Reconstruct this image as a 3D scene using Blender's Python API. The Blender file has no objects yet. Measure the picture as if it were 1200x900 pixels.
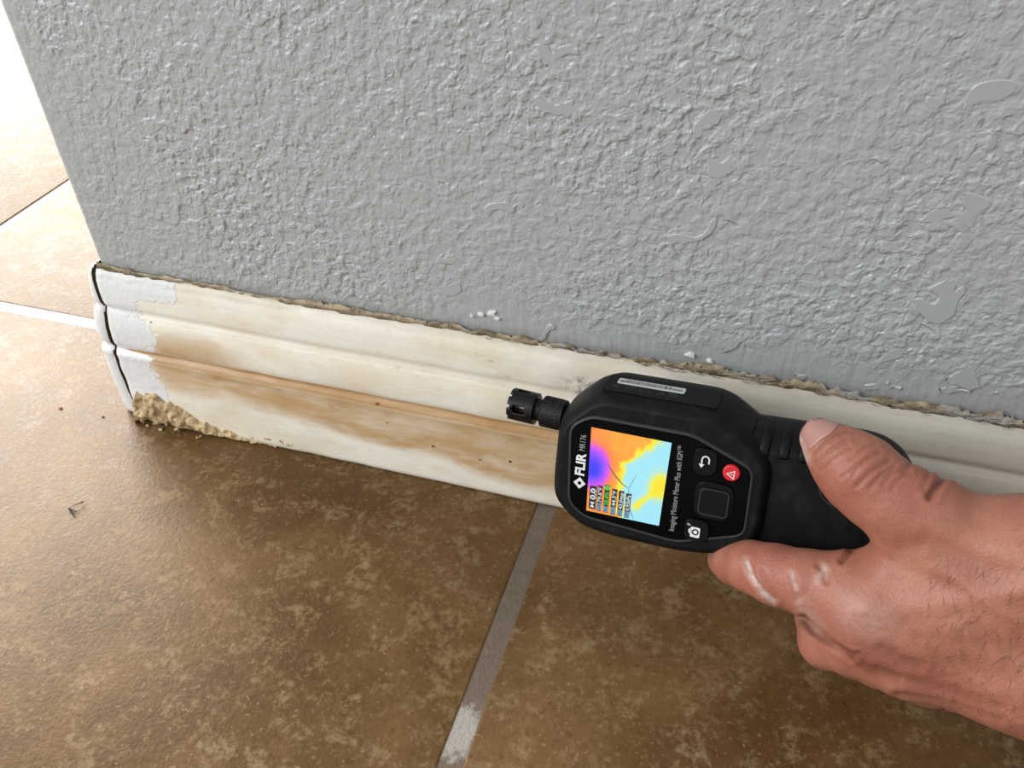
import bpy, bmesh, math, random
import numpy as np
from mathutils import Vector, Matrix
from mathutils.bvhtree import BVHTree

random.seed(4)
RNG = np.random.default_rng(7)
C = bpy.context.scene.collection

# ------------------------------------------------------------------ camera
FPX = 1015.3
CR = np.array([0.9541783882, 0.2983460018, -0.0230925681])
CU = np.array([-0.1749703859, 0.6188664955, 0.7657608144])
CF = np.array([-0.2427528936, 0.7266319041, -0.6427107502])
CP = np.array([0.3060855872, -0.2833927115, 0.3115686071])
cam = bpy.data.objects.new('camera', bpy.data.cameras.new('camera'))
C.objects.link(cam)
cam.data.sensor_width = 36.0
cam.data.lens = FPX / 1200.0 * 36.0
cam.data.clip_start = 0.01
m = Matrix.Identity(4)
for i in range(3):
    m[i][0], m[i][1], m[i][2], m[i][3] = CR[i], CU[i], -CF[i], CP[i]
cam.matrix_world = m
bpy.context.scene.camera = cam

# ------------------------------------------------------------------ light
vs = bpy.context.scene.view_settings
vs.view_transform = 'Standard'
vs.look = 'None'
vs.gamma = 1.0
vs.use_curve_mapping = False
vs.exposure = 0.0

world = bpy.data.worlds.new('room_light')
bpy.context.scene.world = world
world.use_nodes = True
bg = world.node_tree.nodes['Background']
bg.inputs[0].default_value = (0.95, 0.98, 1.0, 1)
bg.inputs[1].default_value = 0.70


def area(name, loc, aim, sx, sy, power, col):
    l = bpy.data.lights.new(name, 'AREA')
    l.shape = 'RECTANGLE'
    l.size, l.size_y, l.energy, l.color = sx, sy, power, col
    o = bpy.data.objects.new(name, l)
    C.objects.link(o)
    o.location = loc
    o.rotation_euler = (Vector(aim) - Vector(loc)).to_track_quat('-Z', 'Y').to_euler()
    return o


area('window_daylight', (-2.6, 1.72, 1.65), (-0.05, 0.0, 0.0), 2.2, 2.3, 335, (1.0, 0.965, 0.89))
area('room_daylight', (-1.7, -1.35, 1.35), (0.25, 0.0, 0.1), 1.5, 1.7, 62, (0.97, 0.99, 1.0))

# ------------------------------------------------------------------ helpers


def link_mesh(name, me, mat=None, parent=None, smooth=True):
    o = bpy.data.objects.new(name, me)
    C.objects.link(o)
    if mat:
        me.materials.append(mat)
    if parent:
        o.parent = parent
    if smooth:
        me.polygons.foreach_set('use_smooth', [True] * len(me.polygons))
    return o


def mesh(name, verts, faces, mat=None, parent=None, smooth=True):
    me = bpy.data.meshes.new(name)
    me.from_pydata([tuple(map(float, v)) for v in verts], [], [tuple(map(int, f)) for f in faces])
    me.update()
    return link_mesh(name, me, mat, parent, smooth)


def from_bm(name, bm, mat=None, parent=None, smooth=False):
    me = bpy.data.meshes.new(name)
    bmesh.ops.recalc_face_normals(bm, faces=bm.faces)
    bm.to_mesh(me)
    bm.free()
    o = link_mesh(name, me, mat, parent, smooth)
    return o


def grid_faces(nu, nv, close_u=False):
    f = []
    for i in range(nu if close_u else nu - 1):
        a, b = i, (i + 1) % nu
        for j in range(nv - 1):
            f.append((a * nv + j, b * nv + j, b * nv + j + 1, a * nv + j + 1))
    return f


def autosmooth(o, ang=35):
    me = o.data
    me.polygons.foreach_set('use_smooth', [True] * len(me.polygons))
    bm = bmesh.new()
    bm.from_mesh(me)
    for e in bm.edges:
        e.smooth = not (len(e.link_faces) == 2 and e.calc_face_angle(0) > math.radians(ang))
    for f in bm.faces:
        if len(f.verts) > 8:
            f.smooth = False
            for e in f.edges:
                e.smooth = False
    bm.to_mesh(me)
    bm.free()


def tag(o, label=None, cat=None, group=None, kind=None):
    for k, v in (('label', label), ('category', cat), ('group', group), ('kind', kind)):
        if v:
            o[k] = v
    return o


def noise1(x, seed, scale):
    """smooth 1-D value noise in -1..1"""
    r = np.random.default_rng(seed).uniform(-1, 1, 4096)
    q = np.asarray(x) / scale + 1000
    i = np.floor(q).astype(int)
    t = q - i
    t = t * t * (3 - 2 * t)
    return r[i % 4096] * (1 - t) + r[(i + 1) % 4096] * t


def noise2(x, y, seed, scale):
    r = np.random.default_rng(seed).uniform(-1, 1, (256, 256))
    u, v = np.asarray(x) / scale + 500, np.asarray(y) / scale + 500
    i, j = np.floor(u).astype(int), np.floor(v).astype(int)
    a, b = u - i, v - j
    a, b = a * a * (3 - 2 * a), b * b * (3 - 2 * b)
    g = lambda p, q: r[p % 256, q % 256]
    return (g(i, j) * (1 - a) + g(i + 1, j) * a) * (1 - b) + (g(i, j + 1) * (1 - a) + g(i + 1, j + 1) * a) * b


def sstep(a, b, x):
    t = np.clip((np.asarray(x) - a) / (b - a), 0, 1)
    return t * t * (3 - 2 * t)


# ---- node expression helper


class V:
    def __init__(s, nt, sock):
        s.nt, s.s = nt, sock

    def _op(s, op, *o):
        n = s.nt.nodes.new('ShaderNodeMath')
        n.operation = op
        for i, x in enumerate((s,) + o):
            if isinstance(x, V):
                s.nt.links.new(x.s, n.inputs[i])
            else:
                n.inputs[i].default_value = x
        return V(s.nt, n.outputs[0])

    def __add__(s, o): return s._op('ADD', o)
    def __radd__(s, o): return s._op('ADD', o)
    def __sub__(s, o): return s._op('SUBTRACT', o)
    def __rsub__(s, o): return (s * -1) + o
    def __mul__(s, o): return s._op('MULTIPLY', o)
    def __rmul__(s, o): return s._op('MULTIPLY', o)
    def max(s, o): return s._op('MAXIMUM', o)
    def min(s, o): return s._op('MINIMUM', o)

    def step(s, a, b, lo=0.0, hi=1.0):
        n = s.nt.nodes.new('ShaderNodeMapRange')
        n.interpolation_type = 'SMOOTHSTEP'
        s.nt.links.new(s.s, n.inputs[0])
        n.inputs[1].default_value, n.inputs[2].default_value = a, b
        n.inputs[3].default_value, n.inputs[4].default_value = lo, hi
        return V(s.nt, n.outputs[0])


class Mat:
    def __init__(s, name, rough=0.5, col=(0.5, 0.5, 0.5), spec=0.5, metal=0.0):
        s.m = bpy.data.materials.new(name)
        s.m.use_nodes = True
        s.nt = s.m.node_tree
        s.b = s.nt.nodes['Principled BSDF']
        s.b.inputs['Base Color'].default_value = (*col, 1)
        s.b.inputs['Roughness'].default_value = rough
        s.b.inputs['Specular IOR Level'].default_value = spec
        s.b.inputs['Metallic'].default_value = metal

    def coord(s, kind='Object'):
        n = s.nt.nodes.new('ShaderNodeTexCoord')
        return n.outputs[kind]

    def xyz(s, kind='Object'):
        n = s.nt.nodes.new('ShaderNodeSeparateXYZ')
        s.nt.links.new(s.coord(kind), n.inputs[0])
        return [V(s.nt, n.outputs[i]) for i in range(3)]

    def scaled(s, vec, sc, off=None):
        n = s.nt.nodes.new('ShaderNodeMapping')
        s.nt.links.new(vec, n.inputs[0])
        n.inputs['Scale'].default_value = sc
        if off:
            n.inputs['Location'].default_value = off
        return n.outputs[0]

    def noise(s, vec, scale, detail=3, rough=0.5, dist=0.0):
        n = s.nt.nodes.new('ShaderNodeTexNoise')
        s.nt.links.new(vec, n.inputs['Vector'])
        n.inputs['Scale'].default_value = scale
        n.inputs['Detail'].default_value = detail
        n.inputs['Roughness'].default_value = rough
        n.inputs['Distortion'].default_value = dist
        return V(s.nt, n.outputs['Fac'])

    def voronoi(s, vec, scale, feature='F1', out='Distance'):
        n = s.nt.nodes.new('ShaderNodeTexVoronoi')
        n.feature = feature
        s.nt.links.new(vec, n.inputs['Vector'])
        n.inputs['Scale'].default_value = scale
        return V(s.nt, n.outputs[out])

    def attr(s, name):
        n = s.nt.nodes.new('ShaderNodeAttribute')
        n.attribute_name = name
        return V(s.nt, n.outputs['Fac'])

    def mix(s, fac, a, b):
        n = s.nt.nodes.new('ShaderNodeMix')
        n.data_type = 'RGBA'
        s.nt.links.new(fac.s, n.inputs[0])
        for k, x in ((6, a), (7, b)):
            if isinstance(x, tuple):
                n.inputs[k].default_value = (*x, 1)
            else:
                s.nt.links.new(x, n.inputs[k])
        return n.outputs[2]

    def color(s, sock):
        s.nt.links.new(sock, s.b.inputs['Base Color'])

    def rough(s, v):
        s.nt.links.new(v.s, s.b.inputs['Roughness'])

    def bump(s, v, dist, strength=1.0):
        n = s.nt.nodes.new('ShaderNodeBump')
        n.inputs['Strength'].default_value = strength
        n.inputs['Distance'].default_value = dist
        s.nt.links.new(v.s, n.inputs['Height'])
        s.nt.links.new(n.outputs[0], s.b.inputs['Normal'])

    def displace(s, v, scale, mid=0.5):
        n = s.nt.nodes.new('ShaderNodeDisplacement')
        n.inputs['Scale'].default_value = scale
        n.inputs['Midlevel'].default_value = mid
        s.nt.links.new(v.s, n.inputs['Height'])
        s.nt.links.new(n.outputs[0], s.nt.nodes['Material Output'].inputs['Displacement'])
        s.m.displacement_method = 'BOTH'


# ------------------------------------------------------------------ materials
H = 0.087          # baseboard height

w = Mat('grey_wall_paint', 0.33, (0.36, 0.365, 0.375), 0.45)
wx, wy, wz = w.xyz()
rot_ = w.nt.nodes.new('ShaderNodeMapping')
rot_.inputs['Rotation'].default_value = (0.55, 0.38, 0.83)
w.nt.links.new(w.coord(), rot_.inputs[0])
wc = rot_.outputs[0]
n1 = w.noise(wc, 235, 2.0, 0.5, 0.25).step(0.36, 0.66)
n2 = w.noise(wc, 520, 2, 0.5, 0.2)
n3 = w.noise(wc, 110, 1.5, 0.5, 0.8).step(0.46, 0.56)
flat = w.noise(wc, 62, 2, 0.5, 0.8).step(0.645, 0.672) * (wx + w.noise(wc, 20, 1) * 0.08).step(0.18, 0.26, 0.25, 1.0)
brush = w.noise(w.scaled(w.coord(), (1, 1, 0.07)), 330, 2)
low = (wz + w.noise(wc, 30, 2) * 0.03).step(0.107, 0.128)
rightlow = (wx + w.noise(wc, 20, 1) * 0.05).step(0.15, 0.24)
low = low.max((rightlow * -0.90) + 1.08)
amp = w.noise(wc, 14, 2, 0.5, 0.5).step(0.35, 0.65, 0.6, 1.15)
low = low * amp * wx.step(0.002, 0.022, 0.3, 1.0) * (wz + w.noise(wc, 60, 2) * 0.012).step(0.092, 0.103, 0.25, 1.0)
hgt = (n1 * 0.5 + n2 * 0.38 + n3 * 0.2) * low
hgt = hgt * (1 - flat) + flat * 0.72
hgt = hgt + (1 - low) * (brush * 0.45 + 0.15)
w.displace(hgt, 0.00106)
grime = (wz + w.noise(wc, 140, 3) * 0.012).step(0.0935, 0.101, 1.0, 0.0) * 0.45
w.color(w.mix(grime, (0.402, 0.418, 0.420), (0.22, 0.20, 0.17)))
M_wall = w.m

b = Mat('stained_white_trim_paint', 0.36, spec=0.4)
bx, by, bz = b.xyz()
bc = b.coord()
bn = b.noise(b.scaled(bc, (0.45, 1, 1)), 60, 4, 0.55)
bn2 = b.noise(b.scaled(bc, (0.25, 1, 1)), 160, 4, 0.6)
big = b.noise(b.scaled(bc, (0.4, 1, 1)), 22, 2)
cream = b.mix(bn.step(0.38, 0.66), (0.84, 0.80, 0.70), (0.76, 0.68, 0.54))
dull = bx.step(0.25, 0.34)
cream = b.mix(dull * 0.75, cream, (0.62, 0.59, 0.51))
# brown water staining of the bottom band: strong under the ledge, ragged lower limit that falls to the right
lim = 0.026 - bx.step(0.03, 0.25) * 0.017 + (bn - 0.5) * 0.026 + (big - 0.5) * 0.020
st = (bz - lim).step(-0.004, 0.007) * bz.step(0.0435, 0.0415) * (bx + (bn - 0.5) * 0.02).step(0.017, 0.03)
st = st * bx.step(0.29, 0.24) * (bn2.step(0.25, 0.62) * 0.45 + 0.5) * (big.step(0.3, 0.6) * 0.45 + 0.55)
ledge = bz.step(0.0412, 0.0428) * bz.step(0.0480, 0.0460) * bx.step(0.002, 0.012) * (bn2 * 0.9 + 0.45) * bx.step(0.36, 0.28)
midst = bz.step(0.0455, 0.049) * (bz + (bn - 0.5) * 0.02).step(0.066, 0.052) * (bx + (bn - 0.5) * 0.03).step(0.022, 0.034) * (bx + (bn - 0.5) * 0.05).step(0.085, 0.05) * 0.75
stain = st.max(ledge).max(midst).min(1.0)
colr = b.mix(stain, cream, (0.50, 0.31, 0.13))
dark = (b.noise(b.scaled(bc, (0.6, 1, 1)), 90, 3).step(0.55, 0.75) * 0.5).max(ledge * 0.75) * stain
colr = b.mix(dark, colr, (0.36, 0.19, 0.065))
# fresh white paint dabbed over the corner, ragged edge, different reach on each band
jag = (b.noise(bc, 75, 3, 0.6) - 0.5) * 0.030 + (b.noise(bc, 300, 2) - 0.5) * 0.004
tz = bz + (b.noise(bc, 90, 3, 0.6) - 0.5) * 0.009 + bx * 0.07
top_r = bz.step(0.0655, 0.0665) * (tz.step(0.0765, 0.0835) * 0.026 + 0.022)
mid_r = bz.step(0.0455, 0.0465) * bz.step(0.0665, 0.0655) * 0.027
bot_r = bz.step(0.0455, 0.0445) * 0.025
white = (top_r + mid_r + bot_r + jag - bx).step(-0.0008, 0.0012)
colr = b.mix(white * 0.93, colr, (0.74, 0.76, 0.77))
# scuffs and dirt specks, a grey smudge above the probe
scuff = b.noise(b.scaled(bc, (0.35, 1, 1)), 330, 4, 0.7).step(0.66, 0.74) * bz.step(0.055, 0.066) * 0.55
smx = (bx - 0.245)
smz = (bz - 0.0725)
smudge = (smx * smx * 6500 + smz * smz * 22000)._op('SQRT').step(1.15, 0.1) * b.noise(bc, 260, 4, 0.7).step(0.38, 0.62) * 0.85
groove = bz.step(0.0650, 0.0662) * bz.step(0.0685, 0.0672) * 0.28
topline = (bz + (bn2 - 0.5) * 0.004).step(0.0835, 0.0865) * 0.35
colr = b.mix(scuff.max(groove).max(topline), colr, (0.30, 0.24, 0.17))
fine = b.noise(b.scaled(bc, (0.3, 1, 1)), 900, 4, 0.7).step(0.52, 0.72) * 0.22
colr = b.mix(fine * (1 - white), colr, (0.42, 0.33, 0.22))
colr = b.mix(smudge, colr, (0.10, 0.085, 0.07))
b.color(colr)
b.bump(bn2 * 0.5 + b.noise(bc, 700, 2) * 0.2 + white * b.noise(bc, 220, 2, 0.5, 0.6) * 0.9, 0.0006, 0.7)
M_board = b.m

k = Mat('exposed_swollen_fibreboard', 0.95, spec=0.1)
kc = k.coord()
k.color(k.mix(k.noise(kc, 350, 4, 0.7).step(0.35, 0.65), (0.36, 0.24, 0.115), (0.70, 0.54, 0.33)))
k.bump(k.noise(kc, 900, 4, 0.7), 0.0008)
M_core = k.m

M_raw_shade = Mat('raw_cut_edge_painted_shade', 0.95, (0.045, 0.03, 0.016), 0.1).m  # raw cut face; the open joint's shade is put into its dark colour

k = Mat('dirty_caulk', 0.85, spec=0.2)
kc = k.coord()
kx = k.xyz()[0]
c0 = k.mix(k.noise(k.scaled(kc, (0.3, 1, 1)), 260, 4, 0.7).step(0.35, 0.62), (0.15, 0.11, 0.065), (0.46, 0.37, 0.25))
c0 = k.mix(k.noise(k.scaled(kc, (0.4, 1, 1)), 120, 3).step(0.52, 0.66) * kx.step(0.12, 0.25), c0, (0.42, 0.41, 0.38))
c0 = k.mix(k.noise(kc, 500, 3).step(0.62, 0.7), c0, (0.03, 0.025, 0.02))
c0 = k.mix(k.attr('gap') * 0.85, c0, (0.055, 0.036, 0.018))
k.color(c0)
k.bump(k.noise(kc, 600, 4, 0.7), 0.0006)
M_caulk = k.m

t = Mat('brown_stone_look_tile', 0.34, spec=0.19)
tc = t.coord()
info = t.nt.nodes.new('ShaderNodeObjectInfo')
cmb = t.nt.nodes.new('ShaderNodeVectorMath')
cmb.operation = 'MULTIPLY_ADD'
comb = t.nt.nodes.new('ShaderNodeCombineXYZ')
for i in range(3):
    t.nt.links.new(info.outputs['Random'], comb.inputs[i])
t.nt.links.new(comb.outputs[0], cmb.inputs[0])
cmb.inputs[1].default_value = (7.3, 3.1, 5.7)
t.nt.links.new(tc, cmb.inputs[2])
tv = cmb.outputs[0]
a1 = t.noise(tv, 13, 5, 0.62, 0.5)
a2 = t.noise(tv, 85, 6, 0.7, 0.3)
a3 = t.noise(tv, 330, 4, 0.7, 0.2)
a4 = t.noise(tv, 34, 4, 0.6, 1.2)
tcol = t.mix(a1.step(0.32, 0.68), (0.093, 0.047, 0.0145), (0.157, 0.087, 0.034))
tcol = t.mix((a2 * 0.6 + a3 * 0.4).step(0.49, 0.64) * 0.75, tcol, (0.245, 0.165, 0.085))
tcol = t.mix(a3.step(0.30, 0.46, 1.0, 0.0) * 0.5, tcol, (0.065, 0.028, 0.007))
tcol = t.mix((a4 * 0.7 + a3 * 0.3).step(0.60, 0.70) * 0.55, tcol, (0.29, 0.205, 0.110))
tcol = t.mix(t.noise(tv, 560, 2, 0.6).step(0.63, 0.72) * 0.42, tcol, (0.34, 0.245, 0.14))
t.color(tcol)
t.rough((a2 * 0.35 + a3 * 0.3 + 0.12))
t.bump(a3 * 0.7 + t.noise(tv, 620, 3, 0.6) * 0.6, 0.00035, 0.7)
M_tile = t.m

g = Mat('grey_grout', 0.9, spec=0.2)
gc = g.coord()
gx, gy, gz = g.xyz()
gcol = g.mix(g.noise(gc, 180, 4, 0.65), (0.118, 0.088, 0.064), (0.205, 0.158, 0.118))
spot = (gx - 0.2295) * (gx - 0.2295) * 9000 + (gy + 0.132) * (gy + 0.132) * 5200
gw = (spot + (g.noise(gc, 300, 3) - 0.5) * 1.6).step(0.9, 0.35) * 0.75
gcol = g.mix(gw, gcol, (0.42, 0.40, 0.36))
gcol = g.mix(gx.step(0.02, -0.06), gcol, (0.46, 0.47, 0.49))
g.color(gcol)
g.bump(g.noise(gc, 800, 4, 0.7), 0.0006)
M_grout = g.m

r_ = Mat('black_rubber', 0.5, spec=0.14)
rc = r_.coord()
r_.color(r_.mix(r_.noise(rc, 120, 4, 0.6).step(0.45, 0.75), (0.005, 0.0055, 0.006), (0.013, 0.0135, 0.014)))
r_.bump(r_.noise(rc, 1500, 2), 0.00012, 0.5)
M_rubber = r_.m
M_plastic = Mat('black_matt_plastic', 0.42, (0.005, 0.006, 0.007), 0.12).m
M_gloss = Mat('glossy_black_panel', 0.14, (0.0015, 0.0015, 0.0015), 0.07).m
M_button = Mat('button_rubber', 0.5, (0.004, 0.0045, 0.005), 0.14).m
M_rim = Mat('worn_rim_rubber', 0.5, (0.022, 0.023, 0.024), 0.4).m
M_red = Mat('red_button', 0.4, (0.62, 0.018, 0.03), 0.4).m
M_white = Mat('white_print', 0.5, (0.75, 0.75, 0.76), 0.3).m
M_grey = Mat('grey_print', 0.5, (0.30, 0.31, 0.32), 0.3).m
M_dim = Mat('embossed_mark', 0.5, (0.045, 0.046, 0.048), 0.3).m
M_label = Mat('white_sticker', 0.5, (0.55, 0.55, 0.55), 0.3).m
M_ink = Mat('black_ink', 0.5, (0.012, 0.012, 0.012), 0.3).m
M_metal = Mat('sensor_metal', 0.35, (0.5, 0.48, 0.44), 0.5, 0.9).m
M_probe = Mat('probe_black', 0.33, (0.005, 0.006, 0.007), 0.3).m
k = Mat('knurled_black', 0.4, (0.007, 0.007, 0.008), 0.3)
M_knurl = k.m
M_debris = Mat('dark_debris', 0.6, (0.02, 0.017, 0.012), 0.3).m
M_crumb = Mat('rust_crumb', 0.8, (0.30, 0.10, 0.03), 0.3).m
M_flake = Mat('white_paint_flake', 0.6, (0.75, 0.75, 0.73), 0.3).m


def emis(name, col=None, strength=1.0, attr=None):
    mm = bpy.data.materials.new(name)
    mm.use_nodes = True
    nt = mm.node_tree
    bs = nt.nodes['Principled BSDF']
    bs.inputs['Base Color'].default_value = (0.01, 0.01, 0.01, 1)
    bs.inputs['Roughness'].default_value = 0.2
    bs.inputs['Emission Strength'].default_value = strength
    if attr:
        n = nt.nodes.new('ShaderNodeAttribute')
        n.attribute_name = attr
        nt.links.new(n.outputs['Color'], bs.inputs['Emission Color'])
    else:
        bs.inputs['Emission Color'].default_value = (*col, 1)
    return mm


M_screen = emis('thermal_display', strength=1.0, attr='thermal')
M_px_white = emis('display_white', (0.85, 0.95, 1.0), 0.75)
M_px_blue = emis('display_label_blue', (0.30, 0.48, 0.72), 0.7)
M_px_green = emis('display_green', (0.10, 0.85, 0.10), 0.7)
M_px_dark = emis('display_box', (0.012, 0.016, 0.022), 1.0)
M_px_line = emis('display_line', (0.05, 0.09, 0.09), 1.0)

s_ = Mat('skin', 0.48, spec=0.4)
sc_ = s_.coord()
red = s_.attr('red')
dust = s_.attr('dust')
crease = s_.attr('crease')
sn = s_.noise(sc_, 55, 4, 0.6)
scol = s_.mix(sn.step(0.35, 0.68), (0.400, 0.168, 0.107), (0.325, 0.122, 0.078))
scol = s_.mix(s_.noise(sc_, 320, 3, 0.6).step(0.5, 0.75) * 0.45, scol, (0.27, 0.10, 0.062))
scol = s_.mix(red * 0.65, scol, (0.36, 0.118, 0.080))
scol = s_.mix(crease * 0.6, scol, (0.17, 0.060, 0.038))
scol = s_.mix(dust * (s_.noise(sc_, 420, 3).step(0.3, 0.6) * 0.5 + 0.45), scol, (0.55, 0.42, 0.37))
s_.color(scol)
s_.b.inputs['Subsurface Weight'].default_value = 0.12
s_.b.inputs['Subsurface Radius'].default_value = (1.0, 0.35, 0.2)
s_.b.inputs['Subsurface Scale'].default_value = 0.003
vor = s_.voronoi(sc_, 620, 'DISTANCE_TO_EDGE').step(0.0, 0.3)
s_.bump(vor * 0.22 + s_.noise(sc_, 330, 4, 0.6, 0.3) * 0.8, 0.0004, 0.6)
M_skin = s_.m
M_nail = Mat('thumbnail_keratin', 0.3, (0.44, 0.225, 0.19), 0.5).m
M_nailedge = Mat('nail_edge', 0.45, (0.66, 0.55, 0.48), 0.4).m
M_hair = Mat('arm_hair', 0.5, (0.16, 0.08, 0.045), 0.4).m

# ------------------------------------------------------------------ the setting: wall
XR = 1.30          # the wall runs on past the frame
RC = 0.004         # corner rounding


def lines(a, b, n): return list(np.linspace(a, b, n))


path = []
for xx in lines(XR, 0.65, 10)[:-1] + lines(0.65, 0.47, 160)[:-1] + lines(0.47, RC, 880)[:-1]:
    path.append((xx, 0.0))
for q in lines(0, math.pi / 2, 7):
    path.append((RC - RC * math.sin(q), RC - RC * math.cos(q)))
for yy in lines(RC, 0.115, 90)[1:]:
    path.append((0.0, yy))
for xx in lines(0.0, XR, 8)[1:]:
    path.append((xx, 0.119))
zs = lines(0.0, 0.083, 4)[:-1] + lines(0.083, 0.285, 380)[:-1] + lines(0.285, 0.42, 90)[:-1] + lines(0.42, 2.4, 8)
V_ = np.array([(x, y, z) for (x, y) in path for z in zs])
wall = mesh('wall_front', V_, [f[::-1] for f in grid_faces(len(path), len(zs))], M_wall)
tag(wall, kind='structure')

# white paint flecks on the wall just above the trim
for i, (x, z, s) in enumerate([(0.199, 0.097, .0016), (0.2035, 0.0985, .0022), (0.206, 0.0965, .0013), (0.194, 0.0955, .001), (0.288, 0.094, .002), (0.296, 0.0925, .0013)]):
    n = 7
    ring = [(x + s * random.uniform(.25, 1.5) * math.cos(2 * math.pi * j / n), -0.0008, z + s * random.uniform(.4, .9) * math.sin(2 * math.pi * j / n)) for j in range(n)]
    vv = ring + [(p[0], 0.0008, p[2]) for p in ring] + [(x, -0.0010, z)]
    ff = [(j, (j + 1) % n, n + (j + 1) % n, n + j) for j in range(n)] + [((j + 1) % n, j, 2 * n) for j in range(n)]
    mesh('paint_fleck', vv, ff, M_flake, wall, False)

# ------------------------------------------------------------------ baseboard
PROF = [(87.0, 1.0), (87.0, 2.0), (86.3, 3.3), (84.5, 4.6), (81, 5.8), (76, 6.6), (71, 7.0), (69.2, 6.95), (68.2, 6.5), (67.4, 6.4),
        (66.6, 7.2), (65.2, 8.5), (61, 9.8), (57, 10.5), (52, 10.8), (48.5, 10.6), (47.0, 10.0), (46.0, 9.5), (45.3, 9.6),
        (44.6, 10.3), (43.6, 11.2), (42.6, 11.8), (41.6, 12.0), (40.4, 11.8), (38.5, 11.7), (33, 11.9), (28, 12.2), (22, 12.5), (16, 12.8),
        (10, 13.1), (6, 13.3), (3, 13.4), (1, 13.2), (0.3, 12.4)]
PROF = [(z / 1000, p / 1000) for z, p in PROF]
# densify
PR = []
for (z0, p0), (z1, p1) in zip(PROF[:-1], PROF[1:]):
    n = max(1, int(math.hypot(z1 - z0, p1 - p0) / 0.0014))
    for i in range(n):
        PR.append((z0 + (z1 - z0) * i / n, p0 + (p1 - p0) * i / n))
PR.append(PROF[-1])
PZ, PP = np.array([q[0] for q in PR]), np.array([q[1] for q in PR])


def crack(z):
    """x of the open joint near the corner"""
    return 0.0007 * noise1(z, 11, 0.008) + 0.0012 * noise1(z, 12, 0.03) + 0.0016 * sstep(0.04, 0.0, z)


xs = [0.0] + list(np.linspace(0.0012, 0.10, 70)) + list(np.linspace(0.103, 0.62, 170)) + [0.8, 1.0, XR]
xs = np.array(xs)
vv = []
for x in xs:
    fx = max(0, 1 - x / 0.02)
    for z, p in PR:
        gap = crack(z) + 0.0007 + 0.0003 * noise1(z, 13, 0.007) + 0.0006 * np.exp(-((z - 0.040) / 0.006) ** 2)
        wob = 0.00025 * noise2(x, z, 3, 0.012) + 0.0003 * noise1(x, 4, 0.05)
        rise = 0.0022 * math.exp(-x / 0.055) * sstep(0.05, H, z) - 0.0006 * noise1(x, 5, 0.06) * sstep(0.06, H, z)
        rolled = 0.0010 * max(0, 1 - x / 0.0018)
        vv.append((x + gap * fx, -(p + wob - rolled), z + rise))
nv = len(PR)
board = mesh('baseboard_front', vv, [f for f in grid_faces(len(xs), nv)], M_board)
# close the end so that the board is a solid
bm = bmesh.new()
bm.from_mesh(board.data)
bm.verts.ensure_lookup_table()
endv = [bm.verts[j] for j in range(nv)]
back = [bm.verts.new((endv[0].co.x + 0.0004, 0.0005, endv[0].co.z)), bm.verts.new((endv[-1].co.x + 0.0004, 0.0005, endv[-1].co.z))]
bm.faces.new(endv + [back[1], back[0]])
bm.normal_update()
bm.to_mesh(board.data)
bm.free()
board.data.polygons.foreach_set('use_smooth', [True] * len(board.data.polygons))
tag(board, kind='structure')

# side board: turns the corner, its end shows beside the joint
rows = []
for z, p in PR:
    p = p * (0.93 - 0.10 * sstep(0.03, 0.0, z))
    r = p * 0.62
    gap = 0.0005
    cx = crack(z) - gap
    rise = 0.0022 * sstep(0.05, H, z)
    loop = [(cx, 0.001), (cx, -p + 0.0006), (cx - 0.0006, -p)]
    x1 = max(-p + r, -p)
    for q in lines(0, math.pi / 2, 7):
        loop.append((-p + r - r * math.sin(q), -p + r - r * math.cos(q)))
    loop += [(-p, y) for y in lines(-p + r, 0.119, 26)[1:]] + [(cx, 0.119)]
    rows.append([(x, y, z + rise) for x, y in loop])
nl = len(rows[0])
vv = [v for r in zip(*rows) for v in r]
ff = grid_faces(nl, nv)
ff.append(tuple(j * nv for j in range(nl))[::-1])
side = mesh('baseboard_side', vv, ff, M_board)
side.data.materials.append(M_raw_shade)
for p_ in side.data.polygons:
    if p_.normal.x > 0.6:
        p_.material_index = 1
autosmooth(side, 50)
tag(side, kind='structure')

# swollen, crumbling core at the foot of the corner
nu, nw = 130, 26
vv = []
for i in range(nu):
    x = 0.0028 + 0.083 * i / (nu - 1)
    u = (x - 0.0028) / 0.083
    top = 0.0200 * (1 - sstep(0.12, 0.62, u)) + 0.0052 * (1 - sstep(0.55, 1.0, u)) * sstep(0.1, .5, u) + 0.0035 * noise1(x, 21, 0.006) * (1 - u) + 0.0015 * noise1(x, 22, 0.0022)
    top = max(top, 0.0008) * sstep(0.0, 0.05, u) ** .5
    for j in range(nw):
        q = j / (nw - 1)
        z = top * q
        bulge = math.sin(math.pi * min(1, q * 1.02)) ** 0.6 * (0.0055 * (1 - u) ** 1.2 + 0.0006)
        rough = 0.0019 * noise2(x, z, 23, 0.0036) + 0.0010 * noise2(x, z, 24, 0.0013)
        edge = 1 if 0 < q < 1 else 0
        pb = np.interp(-z, -PZ, PP)
        vv.append((x + 0.0006 * noise2(x, z, 25, .002) * edge, -(pb + bulge + rough * edge * (1 - .6 * u) - (0.0006 if not edge else 0)), z))
core = mesh('exposed_core', vv, grid_faces(nu, nw), M_core, board)
core['label'] = 'crumbling tan fibre core bulging out of the foot of the board'

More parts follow.
